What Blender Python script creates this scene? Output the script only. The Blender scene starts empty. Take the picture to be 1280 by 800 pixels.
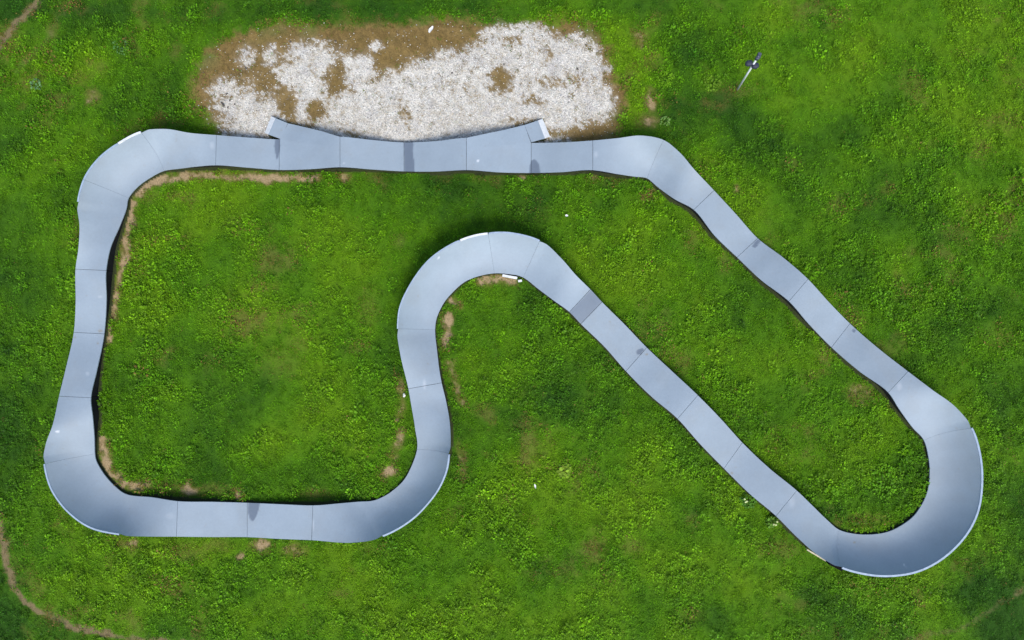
import bpy, math
import numpy as np

rng = np.random.default_rng(7)
R = math.radians
scene = bpy.context.scene
COL = scene.collection

# ------------------------------------------------------------------ survey scale
S = 0.0255                      # metres per survey pixel at ground level
CAM_H = 1280 * S * 24 / 36      # drone height for a 24 mm lens over the site


def W(px, py, z=0.0):
    """plan position of a surveyed point whose height is z"""
    k = S * (CAM_H - z) / CAM_H
    return np.array([(px - 640) * k, (400 - py) * k, z])


def to_px(x, y, z):
    k = S * (CAM_H - z) / CAM_H
    return 640 + x / k, 400 - y / k


# ------------------------------------------------------------------ object helpers
def tag(o, label=None, cat=None, group=None, kind=None):
    if label: o['label'] = label
    if cat: o['category'] = cat
    if group: o['group'] = group
    if kind: o['kind'] = kind
    return o


def empty(name, loc):
    o = bpy.data.objects.new(name, None)
    o.empty_display_size = 0.3
    o.location = loc
    COL.objects.link(o)
    return o


class MB:
    """collects vertices and faces for ONE mesh object"""
    def __init__(self):
        self.v, self.f, self.sm, self.at = [], [], [], {}

    def grid(self, P, smooth=True, flip=False):
        n, m = P.shape[:2]
        b = len(self.v)
        self.v.extend(P.reshape(-1, 3).tolist())
        for i in range(n - 1):
            for j in range(m - 1):
                q = (b + i * m + j, b + (i + 1) * m + j, b + (i + 1) * m + j + 1, b + i * m + j + 1)
                self.f.append(q[::-1] if flip else q)
                self.sm.append(smooth)
        return b, b + n * m

    def box(self, c, size, rot=0.0, tilt=0.0, bev=0.0):
        sx, sy, sz = [d / 2 for d in size]
        e = min(bev, sx * .9, sy * .9, sz * .9)
        if e <= 0:
            pts = [(x, y, z) for z in (-sz, sz) for x, y in ((-sx, -sy), (sx, -sy), (sx, sy), (-sx, sy))]
            fs = [(3, 2, 1, 0), (4, 5, 6, 7)] + [(i, (i + 1) % 4, 4 + (i + 1) % 4, 4 + i) for i in range(4)]
        else:
            def ring(z, q):
                x, y = sx - q, sy - q
                return [(-x, -sy + (0 if q else 0) + q * 0, z)] if False else [
                    (-x, -sy + q - e * 0, z), (x, -sy + q, z), (sx - q + 0, -y, z), (sx - q, y, z), (x, sy - q, z), (-x, sy - q, z), (-sx + q, y, z), (-sx + q, -y, z)]
            def oct_(z, inset):
                x, y = sx - inset, sy - inset
                return [(-x + e, -y, z), (x - e, -y, z), (x, -y + e, z), (x, y - e, z), (x - e, y, z), (-x + e, y, z), (-x, y - e, z), (-x, -y + e, z)]
            rings = [oct_(-sz, e * .5), oct_(-sz + e, 0), oct_(sz - e, 0), oct_(sz, e * .5)]
            pts = [p for r in rings for p in r]
            fs = [tuple(range(7, -1, -1)), tuple(range(24, 32))]
            for k in range(3):
                for i in range(8):
                    fs.append((k * 8 + i, k * 8 + (i + 1) % 8, (k + 1) * 8 + (i + 1) % 8, (k + 1) * 8 + i))
        ct, st, cr, sr = math.cos(tilt), math.sin(tilt), math.cos(rot), math.sin(rot)
        b = len(self.v)
        for x, y, z in pts:
            x, z = x * ct + z * st, -x * st + z * ct
            self.v.append((c[0] + x * cr - y * sr, c[1] + x * sr + y * cr, c[2] + z))
        for f in fs:
            self.f.append(tuple(b + i for i in f)); self.sm.append(False)

    def tube(self, p, q, r0, r1=None, n=14, caps=True):
        p, q = np.array(p, float), np.array(q, float)
        r1 = r0 if r1 is None else r1
        d = (q - p) / np.linalg.norm(q - p)
        a = np.cross(d, (1, 0, 0) if abs(d[0]) < .8 else (0, 1, 0)); a /= np.linalg.norm(a)
        c = np.cross(d, a)
        b = len(self.v)
        for o, r in ((p, r0), (q, r1)):
            for i in range(n):
                t = 2 * math.pi * i / n
                self.v.append(tuple(o + r * (math.cos(t) * a + math.sin(t) * c)))
        for i in range(n):
            j = (i + 1) % n
            self.f.append((b + i, b + j, b + n + j, b + n + i)); self.sm.append(True)
        if caps:
            self.f.append(tuple(b + i for i in range(n - 1, -1, -1))); self.sm.append(False)
            self.f.append(tuple(b + n + i for i in range(n))); self.sm.append(False)

    def build(self, name, material, parent=None, attrs=None):
        me = bpy.data.meshes.new(name)
        me.from_pydata([tuple(p) for p in self.v], [], self.f)
        me.polygons.foreach_set('use_smooth', self.sm)
        for k, a in (attrs or {}).items():
            at = me.attributes.new(k, 'FLOAT', 'POINT')
            at.data.foreach_set('value', np.asarray(a, np.float32))
        me.materials.append(material)
        me.update()
        o = bpy.data.objects.new(name, me)
        COL.objects.link(o)
        if parent is not None:
            o.parent = parent
            o.matrix_parent_inverse = parent.matrix_basis.inverted() if False else o.matrix_parent_inverse
        return o


# ------------------------------------------------------------------ numpy noise
_T = np.random.default_rng(3).random((256, 256)).astype(np.float32)


def vn(x, y, sc, seed=0):
    x = x / sc + seed * 17.31; y = y / sc + seed * 9.77
    ix = np.floor(x).astype(int); iy = np.floor(y).astype(int)
    fx = x - ix; fy = y - iy
    fx = fx * fx * (3 - 2 * fx); fy = fy * fy * (3 - 2 * fy)
    a = _T[ix & 255, iy & 255]; b = _T[(ix + 1) & 255, iy & 255]
    c = _T[ix & 255, (iy + 1) & 255]; d = _T[(ix + 1) & 255, (iy + 1) & 255]
    return (a * (1 - fx) + b * fx) * (1 - fy) + (c * (1 - fx) + d * fx) * fy


def fbm(x, y, sc, seed=0, oct_=4, gain=.5):
    s = 0; a = 1; t = 0
    for k in range(oct_):
        s = s + a * vn(x * .8 - y * .6, x * .6 + y * .8, sc / 2 ** k, seed + k * 5)
        t += a; a *= gain
    return s / t


def sst(a, b, x):
    t = np.clip((x - a) / (b - a), 0, 1)
    return t * t * (3 - 2 * t)


# ------------------------------------------------------------------ materials
def new_mat(name):
    m = bpy.data.materials.new(name); m.use_nodes = True
    nt = m.node_tree
    return m, nt, nt.nodes['Principled BSDF']


def N(nt, t, **kw):
    n = nt.nodes.new(t)
    for k, v in kw.items():
        setattr(n, k, v)
    return n


def simple(name, col, rough=.5, metal=0.0, var=.12, scale=8.0, spec=.5):
    m, nt, p = new_mat(name)
    tc = N(nt, 'ShaderNodeTexCoord')
    no = N(nt, 'ShaderNodeTexNoise'); no.inputs['Scale'].default_value = scale; no.inputs['Detail'].default_value = 5
    nt.links.new(tc.outputs['Object'], no.inputs['Vector'])
    mp = N(nt, 'ShaderNodeMapRange')
    mp.inputs['From Min'].default_value = .3; mp.inputs['From Max'].default_value = .7
    mp.inputs['To Min'].default_value = 1 - var; mp.inputs['To Max'].default_value = 1 + var
    nt.links.new(no.outputs['Fac'], mp.inputs['Value'])
    mx = N(nt, 'ShaderNodeMix', data_type='RGBA', blend_type='MULTIPLY')
    mx.inputs[0].default_value = 1
    mx.inputs[6].default_value = (*col, 1)
    nt.links.new(mp.outputs['Result'], mx.inputs[7])
    nt.links.new(mx.outputs[2], p.inputs['Base Color'])
    p.inputs['Roughness'].default_value = rough
    p.inputs['Metallic'].default_value = metal
    p.inputs['Specular IOR Level'].default_value = spec
    return m


def track_material():
    m, nt, p = new_mat('grey_composite')
    L = nt.links.new
    tc = N(nt, 'ShaderNodeTexCoord')
    big = N(nt, 'ShaderNodeTexNoise'); big.inputs['Scale'].default_value = 1.1; big.inputs['Detail'].default_value = 6; big.inputs['Roughness'].default_value = .6
    fine = N(nt, 'ShaderNodeTexNoise'); fine.inputs['Scale'].default_value = 14; fine.inputs['Detail'].default_value = 6; fine.inputs['Roughness'].default_value = .7
    L(tc.outputs['Object'], big.inputs['Vector']); L(tc.outputs['Object'], fine.inputs['Vector'])
    oi = N(nt, 'ShaderNodeObjectInfo')
    def rng_(src, lo, hi, a=.3, b=.7):
        q = N(nt, 'ShaderNodeMapRange')
        q.inputs['From Min'].default_value = a; q.inputs['From Max'].default_value = b
        q.inputs['To Min'].default_value = lo; q.inputs['To Max'].default_value = hi
        L(src, q.inputs['Value']); return q.outputs['Result']
    def mul(a, b):
        q = N(nt, 'ShaderNodeMath', operation='MULTIPLY'); L(a, q.inputs[0]); L(b, q.inputs[1]); return q.outputs[0]
    f = mul(mul(rng_(big.outputs['Fac'], .94, 1.06), rng_(fine.outputs['Fac'], .955, 1.045)), rng_(oi.outputs['Random'], .955, 1.045, 0, 1))
    base = N(nt, 'ShaderNodeMix', data_type='RGBA', blend_type='MULTIPLY'); base.inputs[0].default_value = 1
    base.inputs[6].default_value = (*TRACK_RGB, 1); L(f, base.inputs[7])
    def attr(n):
        a = N(nt, 'ShaderNodeAttribute'); a.attribute_name = n; return a.outputs['Fac']
    wet = attr('wet'); scuff = attr('scuff'); dirt = attr('dirt')
    m1 = N(nt, 'ShaderNodeMix', data_type='RGBA'); L(dirt, m1.inputs[0]); L(base.outputs[2], m1.inputs[6]); m1.inputs[7].default_value = (.19, .18, .15, 1)
    m2 = N(nt, 'ShaderNodeMix', data_type='RGBA'); L(wet, m2.inputs[0]); L(m1.outputs[2], m2.inputs[6]); m2.inputs[7].default_value = (.085, .105, .135, 1)
    m3 = N(nt, 'ShaderNodeMix', data_type='RGBA'); L(scuff, m3.inputs[0]); L(m2.outputs[2], m3.inputs[6]); m3.inputs[7].default_value = (.52, .54, .56, 1)
    L(m3.outputs[2], p.inputs['Base Color'])
    r = N(nt, 'ShaderNodeMix', data_type='FLOAT'); L(wet, r.inputs[0]); r.inputs[3].default_value = .22
    L(rng_(fine.outputs['Fac'], .56, .68), r.inputs[2]); L(r.outputs[0], p.inputs['Roughness'])
    p.inputs['Specular IOR Level'].default_value = .32
    bp = N(nt, 'ShaderNodeBump'); bp.inputs['Strength'].default_value = .12; bp.inputs['Distance'].default_value = .004
    g = N(nt, 'ShaderNodeTexNoise'); g.inputs['Scale'].default_value = 160
    L(tc.outputs['Object'], g.inputs['Vector']); L(g.outputs['Fac'], bp.inputs['Height']); L(bp.outputs['Normal'], p.inputs['Normal'])
    return m


TRACK_RGB = (.210, .254, .290)
M_TRACK = track_material()
M_BLACK = simple('black_plastic', (.004, .004, .004), .9, var=.1, spec=.1)
M_DARK = simple('black_side_panel', (.007, .007, .008), .75, var=.3, scale=3, spec=.2)
M_RIM = simple('pale_grey_rim', (.24, .30, .37), .5, var=.15)
M_WHITE = simple('white_paint', (.54, .55, .54), .5, var=.12, scale=10)
M_GALV = simple('galvanised_steel', (.46, .49, .48), .45, metal=.0, var=.12, scale=14)
M_LAMP = simple('dark_blue_black_paint', (.014, .018, .035), .7, var=.1)
M_GREYCAP = simple('grey_paint', (.06, .065, .09), .4, var=.1)
M_WOOD = simple('weathered_batten', (.42, .38, .27), .7, var=.2, scale=12)
M_STONE = simple('pale_stone', (.62, .57, .48), .8, var=.2, scale=20)
M_PAPER = simple('white_plastic', (.58, .58, .56), .6, var=.05)


def colour_attr_material(name, rough=.6, transl=0.0, noise=0.0):
    m, nt, p = new_mat(name)
    a = N(nt, 'ShaderNodeAttribute'); a.attribute_name = 'tint'
    nt.links.new(a.outputs['Color'], p.inputs['Base Color'])
    p.inputs['Roughness'].default_value = rough
    p.inputs['Specular IOR Level'].default_value = .12
    if transl:
        t = N(nt, 'ShaderNodeBsdfTranslucent'); nt.links.new(a.outputs['Color'], t.inputs['Color'])
        mx = N(nt, 'ShaderNodeMixShader'); mx.inputs[0].default_value = transl
        nt.links.new(p.outputs[0], mx.inputs[1]); nt.links.new(t.outputs[0], mx.inputs[2])
        nt.links.new(mx.outputs[0], nt.nodes['Material Output'].inputs['Surface'])
    return m


M_LEAF = colour_attr_material('grass_blades', .55, .25)
M_GRIT = colour_attr_material('limestone_chips', .8)

# ------------------------------------------------------------------ the pump track
# stations: left edge, right edge (travelling clockwise), heights, curvature of the cross profile, joint flag
ST = [
 (425,171,425,208.8,.62,.62,0,1),(465,175,463,211.5,.40,.40,0,0),(505,178,505,214,.14,.14,0,1),(544,176.5,544,214.2,.40,.40,0,0),
 (583,172.3,583,212.4,.62,.62,0,1),(625,175.2,625,215.3,.40,.40,0,0),(664,178.5,664,216,.14,.14,0,1),(702,178,702,215,.40,.40,0,0),
 (741,175.6,741,212.5,.62,.62,0,1),(772,172.7,773,217.6,.64,.42,.4,0),(802.5,169.5,793,220.6,.80,.20,.8,0),(829.5,175,809,222.8,.92,.14,1,1),
 (848,189,822.5,233.8,.86,.2,.8,0),(868,212,843,248.5,.74,.42,.4,0),(892.5,238,867.3,262,.62,.62,0,1),(920,267.7,893.5,294.5,.38,.38,0,0),
 (947,297.8,921.5,321.5,.14,.14,0,1),(979,322,951,349.5,.38,.38,0,0),(1010,349,986.3,376.5,.62,.62,0,1),(1036,377.5,1011,404.8,.38,.38,0,0),
 (1062.5,404.5,1039.5,434,.14,.14,0,1),(1098,435.5,1075,464.5,.38,.38,0,0),(1135,464.3,1110.5,490.5,.62,.62,0,1),(1165,487,1124,511,.76,.42,.4,0),
 (1195,509.3,1141,534.5,.88,.2,.8,0),(1215.5,534.5,1155,550.3,.95,.12,1,1),(1225,562.5,1161,573,.96,.10,1,0),(1228.8,600,1162,597.5,.96,.10,1,0),
 (1222.6,642.5,1157.6,620,.96,.10,1,0),(1210,667.5,1150.5,634,.96,.10,1,0),(1192.6,687.6,1142.5,645,.96,.10,1,0),(1170,705,1130,655,.96,.10,1,0),
 (1145,716.2,1114,663.5,.96,.10,1,0),(1110,721.2,1092.5,668,.96,.10,1,0),(1080,718.6,1070,667.6,.96,.10,1,0),(1050,710,1049,662.3,.94,.11,1,1),
 (1023,694.5,1034,650,.82,.2,.8,0),(997.5,672.5,1016.5,633,.72,.42,.4,0),(970,645,996,613.3,.62,.62,0,1),(938,618,961.5,585.2,.38,.38,0,0),
 (905,585.6,928,553.4,.16,.16,0,1),(876,556,900,522.5,.38,.38,0,0),(847,523.4,872.3,494.2,.62,.62,0,1),(813.5,495,840,464,.38,.38,0,0),
 (782.5,464,808.5,434.5,.16,.16,0,1),(755,432.8,780.5,405.3,.26,.26,0,0),(726,404.8,752.5,377.5,.44,.44,0,1),(711.8,390,738,361.8,.54,.54,0,1),
 (693,376.2,720,344,.42,.64,.4,0),(674,362,701,322.3,.25,.8,.8,0),(654,346.8,675,300.2,.12,.92,1,1),(636,342.6,637,290.2,.10,.95,1,0),
 (618,341.6,610,290.6,.10,.95,1,1),(599,345,586,295.3,.10,.95,1,0),(581.5,352,560.5,306.5,.10,.95,1,0),(565.5,365.7,534,326,.10,.95,1,0),
 (552.8,382,509,361,.10,.95,1,0),(545.7,398,498.6,386,.10,.93,1,0),(543.8,412.2,496.3,411,.12,.88,1,1),(546.2,438,500,441,.24,.72,.6,0),
 (552,478.5,510.5,486,.46,.52,0,1),(557.2,500,514,506,.44,.38,.1,0),(562.6,533,518.8,535,.60,.24,.6,0),(562.6,567,521.3,562,.88,.12,1,1),
 (558.9,590,513.5,584.8,.92,.10,1,0),(550,610.4,504.3,600.8,.92,.10,1,0),(537.5,628,491,613.3,.92,.10,1,0),(520,646.5,479,621,.92,.10,1,0),
 (498,662,466,626,.90,.11,1,0),(470,674,448,627.3,.84,.16,1,0),(440,678.3,425,629.3,.70,.30,.6,0),(389.5,675.2,391,631.9,.50,.46,.1,1),
 (349,673.6,350,630.4,.30,.30,0,0),(309,671.4,309,628.6,.14,.14,0,1),(265,671.3,265,627.4,.28,.28,0,0),(220.5,670.8,222,626.6,.50,.46,.1,1),
 (182,670.6,190,621.8,.68,.28,.6,0),(149,668.8,158,618,.86,.13,1,0),(115,661.3,143,607.5,.90,.10,1,0),(92.5,647.6,131.5,595,.92,.10,1,0),
 (75,630,124.5,584.5,.92,.10,1,0),(62.5,610,120.5,577,.92,.10,1,0),(54.6,580,118.4,567.5,.90,.12,1,1),(57,556,117.6,545.5,.82,.24,.8,0),
 (66,530.5,115.6,521.5,.72,.45,.4,0),(73.8,495.3,113.4,497.2,.62,.62,0,1),(82.4,460,120.7,463.4,.38,.38,0,0),(92.2,415.5,130,417.3,.14,.14,0,1),
 (94.5,378,132.8,376,.38,.38,0,0),(94.4,336.5,132.5,338,.62,.62,0,1),(98,310,138,309.3,.66,.42,.3,0),(99.3,282,149,283.6,.76,.26,.6,0),
 (96.6,252,157.6,261.2,.86,.15,.9,0),(104,224.3,160.5,247.5,.90,.11,1,1),(122,198.2,173,232.5,.92,.10,1,0),(147,178.6,188.5,221.5,.92,.10,1,0),
 (176,164,205,213.4,.90,.12,1,1),(206,161.2,224,210.7,.80,.25,.8,0),(238,166.2,247,207.9,.70,.45,.4,0),(270.5,168.9,269.5,206.4,.62,.62,0,1),
 (311,172,310,209.4,.38,.38,0,0),(349,174.2,349,212.2,.14,.14,0,1),(388,173,388,211.2,.38,.38,0,0),
]
ST = np.array(ST, float)
flat = np.abs(ST[:, 4] - ST[:, 5]) < .09          # rollers: survey heights scaled to the visible wall
ST[flat, 4:6] = ST[flat, 4:6] * .68 + .025
ST[~flat, 4:6] = np.where(ST[~flat, 4:6] > .6, ST[~flat, 4:6] * .93, ST[~flat, 4:6] * .9)
NS = len(ST)
mid = (ST[:, 0:2] + ST[:, 2:4]) / 2
ch = np.linalg.norm(np.roll(mid, -1, 0) - mid, axis=1)
T = np.concatenate([[0], np.cumsum(ch)])          # chord parameter, T[NS] closes the loop


def tan_at(i):
    a, b, c = (i - 1) % NS, i % NS, (i + 1) % NS
    d0, d1 = ch[a], ch[b]
    v0 = (ST[b, :7] - ST[a, :7]) / d0
    v1 = (ST[c, :7] - ST[b, :7]) / d1
    return (v0 * d1 + v1 * d0) / (d0 + d1)


TAN = np.array([tan_at(i) for i in range(NS)])


def sample(t):
    t = t % T[NS]
    i = min(int(np.searchsorted(T, t, 'right')) - 1, NS - 1)
    h = ch[i]; u = (t - T[i]) / h
    p0, p1 = ST[i, :7], ST[(i + 1) % NS, :7]
    m0, m1 = TAN[i] * h, TAN[(i + 1) % NS] * h
    r = (2 * u**3 - 3 * u**2 + 1) * p0 + (u**3 - 2 * u**2 + u) * m0 + (-2 * u**3 + 3 * u**2) * p1 + (u**3 - u**2) * m1
    r[6] = min(max(r[6], 0), 1)
    return r


def flare(t, x_from, x_to, pts):
    return pts


RIMS = []


def edge_row(t, fl=None):
    r = sample(t)
    l, q, hl, hr, c = r[0:2].copy(), r[2:4], r[4], r[5], r[6]
    if fl is not None:
        xs = [p[2] for p in fl]
        l = np.array([np.interp(t, xs, [p[0] for p in fl]), np.interp(t, xs, [p[1] for p in fl])])
    A, B = W(l[0], l[1], hl), W(q[0], q[1], hr)
    d = (B - A) * (1, 1, 0); d /= np.linalg.norm(d)
    tt = t % T[NS]
    sh = {'L': 0, 'R': 0}
    for side, lo, hi, wd, _ in RIMS:              # leave room for the rim bolted outside the lip
        sh[side] = max(sh[side], wd * min(max((tt - lo) / 8 + 1, 0), 1) * min(max((hi - tt) / 8 + 1, 0), 1))
    A = A + d * sh['L']; B = B - d * sh['R']
    return A, B, c


def cross(t, fl=None, m=33):
    A, B, c = edge_row(t, fl)
    if fl is not None:                            # outer wing, then the riding lane
        M, _, _ = edge_row(t)
        u = (t - fl[0][2]) / (fl[-1][2] - fl[0][2])
        if fl[0][0] - 583 > -1 and fl[0][0] < 600:
            u = 1 - u
        M = M + (B - M) * .36 * u
        a = np.linspace(0, 1, 13)[:, None]; b = np.linspace(0, 1, m - 12)[1:, None]
        return np.concatenate([A * (1 - a) + M * a, M * (1 - b) + B * b])
    v = np.linspace(0, 1, m)
    P = A[None] * (1 - v[:, None]) + B[None] * v[:, None]
    hi_left = A[2] > B[2]
    w = (1 - v) if hi_left else v                 # runs from the low edge to the high edge
    g = (1 - .86 * c) * w + .86 * c * w**2.35
    lo, hi = min(A[2], B[2]), max(A[2], B[2])
    P[:, 2] = lo + (hi - lo) * g
    return P


def poly_sd(px, py, poly):
    """signed distance, negative inside"""
    d = np.full(px.shape, 1e9); ins = np.zeros(px.shape, bool)
    n = len(poly)
    for i in range(n):
        x0, y0 = poly[i]; x1, y1 = poly[(i + 1) % n]
        ex, ey = x1 - x0, y1 - y0
        t = np.clip(((px - x0) * ex + (py - y0) * ey) / (ex * ex + ey * ey + 1e-9), 0, 1)
        d = np.minimum(d, np.hypot(px - x0 - t * ex, py - y0 - t * ey))
        cr = ((y0 > py) != (y1 > py)) & (px < (x1 - x0) * (py - y0) / (y1 - y0 + 1e-12) + x0)
        ins ^= cr
    return np.where(ins, -d, d)


WET_POLY = [[(344.5,174),(350,174),(350.3,185),(348.5,194),(346.3,199.5),(344,192),(342.8,183)],
            [(505.2,176),(517,176),(516,190),(517.5,200),(518,217),(505.2,217)],
            [(661.8,217),(662,206),(664,201),(667.5,199),(671,201),(673.8,206),(675.5,217)],
            [(738.4,362),(753,377.2),(726,405.2),(711.5,390.4)],
            [(310.5,627),(325,627),(323.5,637),(320,647),(316,652.5),(312.5,649),(310,640)],
            [(797,443),(795.5,440),(799,437),(803,435.5),(806,437.5),(803,440),(801,443.5)],
            [(940.5,308),(943,302),(947.5,299),(951.5,301.5),(948,305.5),(943.5,309.5)],
            [(1065,412.2),(1067.5,411),(1070,413),(1068,415.6),(1065.5,414.8)]]
DIRT = [(808.5, 443, 2, 1.5), (125.5, 413.7, 3.4, 2), (122.2, 429, 1.6, 1.7), (94, 422, 1.2, 1.2), (914.8, 591.6, 1.3, 1.8), (764, 390, .9, 1.5),
        (1068, 678, 2.0, 1.2), (762, 402, 1, 1)]
SCUFF = [(72, 539.3, 2.6, 1.3, .9), (597.5, 201, 1.8, 1.0, .8), (548, 322, 1.3, 1.2, .8), (1130.5, 706.5, 1.1, 1.3, .7), (1132.3, 708.6, 1.1, 1.3, .8), (1134, 710.6, 1, 1, .6),
         (530.5, 480, 2.5, 8, .22), (1124, 483, 4, 6, .22), (109.5, 467, 3, 3, .2), (745, 193, 3, 5, .18), (391.5, 656, 1.6, 9, .22), (265, 182, 4, 6, .16),
         (430, 204, 2, 1.5, .3), (125, 371, 4, 2, .2), (213, 645, 8, 5, .1), (990, 628, 5, 8, .14)]


def surf_attrs(P):
    P = np.asarray(P)
    px, py = to_px(P[:, 0], P[:, 1], P[:, 2])
    rag = (fbm(px, py, 5, 31) - .5) * 2.2
    wet = np.zeros(len(P)); scuff = np.zeros(len(P)); dirt = np.zeros(len(P))
    for k, poly in enumerate(WET_POLY):
        r = 0 if k == 3 else rag * (1.6 if k in (5, 6) else .7)
        a = .62 if k == 3 else .8
        wet = np.maximum(wet, a * sst(.7, -.7, poly_sd(px, py, poly) + r))
    for x, y, a, b in DIRT:
        dirt = np.maximum(dirt, .85 * sst(1.2, .5, np.hypot((px - x) / a, (py - y) / b) + rag * .25))
    for x, y, a, b, k in SCUFF:
        scuff = np.maximum(scuff, k * sst(1.2, .2 if k < .5 else .6, np.hypot((px - x) / a, (py - y) / b) + rag * .15))
    # faint tyre grime and scattered specks of blown earth
    dirt = np.maximum(dirt, .09 * sst(.5, .75, fbm(px, py, 22, 33, 4, .6)) + .30 * sst(.83, .92, fbm(px, py, 3.2, 37, 2, .5)))
    return {'wet': wet, 'scuff': scuff, 'dirt': dirt}


track = tag(empty('pump_track', (0, 0, 0)), 'closed winding loop of pale grey rollers and banked turns laid on the meadow', 'pump track')
footprint = []


def slab(Pt, thick=.035):
    """closed shell from a grid of top points"""
    mb = MB()
    mb.grid(Pt, True, True)
    Pb = Pt.copy(); Pb[..., 2] = np.maximum(Pb[..., 2] - thick, .004)
    mb.grid(Pb, True, False)
    for a, b, fl in ((Pt[:, 0], Pb[:, 0], True), (Pt[:, -1], Pb[:, -1], False), (Pt[0], Pb[0], False), (Pt[-1], Pb[-1], True)):
        mb.grid(np.stack([a, b], 1), False, not fl)
    return mb


def strip_panel(E, inward, name, parent, mat=None, zin=None):
    """thin upright panel below an edge line E, set in a little"""
    O = E + inward * .065
    I = E + inward * .09
    zt = E[:, 2] if zin is None else np.minimum(E[:, 2], zin)
    top_o = O.copy(); top_o[:, 2] = zt - .037
    top_i = I.copy(); top_i[:, 2] = zt - .037
    top_o[:, 2] = np.maximum(top_o[:, 2], .02); top_i[:, 2] = np.maximum(top_i[:, 2], .02)
    lo_o, lo_i = top_o.copy(), top_i.copy()
    lo_o[:, 2] = -.03; lo_i[:, 2] = -.03
    mb = MB()
    mb.grid(np.stack([lo_o, top_o, top_i, lo_i, lo_o], 1), False, False)
    return mb.build(name, mat or M_DARK, parent)


def rim_strip(E, inward, width, name, parent, mat, drop):
    """flat bar capping the outer lip, resting on the lip"""
    a = E - inward * width; b = E + inward * .004
    a = a.copy(); b = b.copy()
    a[:, 2] = E[:, 2] + .012; b[:, 2] = E[:, 2] + .012
    a2, b2 = a.copy(), b.copy()
    a2[:, 2] -= .05; b2[:, 2] -= .05
    mb = MB()
    mb.grid(np.stack([a2, a, b, b2, a2], 1), False, True)
    # end caps
    for k in (0, -1):
        mb.grid(np.array([[a[k], b[k]], [a2[k], b2[k]]]), False, k == -1)
    return mb.build(name, mat, parent)


joints = [i for i in range(NS) if ST[i, 7] > .5]
stations_T = {i: T[i] for i in range(NS)}
FAINT = {i for i in joints if ST[i, 6] > .9}


def near_station(x, y, side):
    c = ST[:, 0:2] if side == 'L' else ST[:, 2:4]
    return T[int(np.argmin(np.hypot(c[:, 0] - x, c[:, 1] - y)))]


RIMS += [('L', near_station(1215.5, 534.5, 'L'), near_station(1050, 710, 'L') - 2, .055, M_RIM),
        ('R', near_station(675, 300.2, 'R'), near_station(610, 290.6, 'R') - .5, .04, M_RIM),
        ('R', near_station(610, 290.6, 'R') + .5, near_station(586, 295.3, 'R') + 10, .058, M_WHITE),
        ('R', near_station(586, 295.3, 'R') + 10.5, near_station(496.3, 411, 'R'), .035, M_RIM),
        ('L', near_station(562.6, 567, 'L') + 1, near_station(498, 662, 'L') + 16, .05, M_RIM),
        ('L', near_station(149, 668.8, 'L'), near_station(54.6, 580, 'L'), .045, M_RIM),
        ('L', near_station(96.6, 252, 'L'), near_station(147, 178.6, 'L') - .2, .045, M_RIM),
        ('L', near_station(147, 178.6, 'L') + .1, near_station(176, 164, 'L') - .2, .06, M_WHITE)]

GAP = .22
sec_objs = {}
for k, i in enumerate(joints):
    j = joints[(k + 1) % len(joints)]
    t0, t1 = T[i], (T[j] if j > i else T[NS] + T[j])
    wet_plate = abs(ST[i, 0] - 726) < .1          # the short darker filler plate
    g0 = .09 if i in FAINT else GAP
    g1 = .09 if j in FAINT else GAP
    n = max(8, int((t1 - t0) / 1.5) + 1)
    ts = np.linspace(t0 + g0, t1 - g1, n)
    fl = None
    if abs(ST[i, 0] - 349) < .1:
        fl = [(360.3, 154.2, ts[0]), (376, 157.8, ts[0] * .78 + ts[-1] * .22), (400, 163.4, ts[0] * .4 + ts[-1] * .6), (425 - g1, 171, ts[-1])]
    if abs(ST[i, 0] - 583) < .1:
        fl = [(583 + g0, 172.3, ts[0]), (604, 167.8, ts[0] * .7 + ts[-1] * .3), (630, 162.4, ts[0] * .33 + ts[-1] * .67), (655.5, 156.3, ts[-1])]
    Pt = np.stack([cross(t, fl) for t in ts])
    mb = slab(Pt)
    o = mb.build('track_section', M_TRACK, track, surf_attrs(mb.v))
    if wet_plate:
        o['label'] = 'short darker grey filler plate'
    if fl:
        o['label'] = 'wide flared section with an entry on its outer side'
    sec_objs[i] = o
    footprint.append(Pt[..., :])
    E_L, E_R = Pt[:, 0], Pt[:, -1]
    inw = E_R - E_L; inw[:, 2] = 0; inw /= np.linalg.norm(inw, axis=1)[:, None]
    step = max(1, n // 24)
    idx = sorted(set(range(0, n, step)) | {n - 1})
    strip_panel(E_L[idx], inw[idx], 'side_panel', o, zin=Pt[idx, 4, 2])
    strip_panel(E_R[idx], -inw[idx], 'side_panel', o, zin=Pt[idx, -5, 2])
    for side, a, b, wd, mat in RIMS:
        lo, hi = max(a, ts[0]), min(b, ts[-1])
        if hi - lo < 2:
            continue
        tt = np.linspace(lo, hi, max(4, int((hi - lo) / 2.5)))
        rows = [edge_row(t) for t in tt]
        A = np.array([r[0] for r in rows]); B = np.array([r[1] for r in rows])
        iw = B - A; iw[:, 2] = 0; iw /= np.linalg.norm(iw, axis=1)[:, None]
        if side == 'R':
            A, iw = B, -iw
        r = rim_strip(A, iw, wd, 'rim', o, mat, 0)
        if mat is M_WHITE:
            r['label'] = 'white rim strip'


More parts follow.
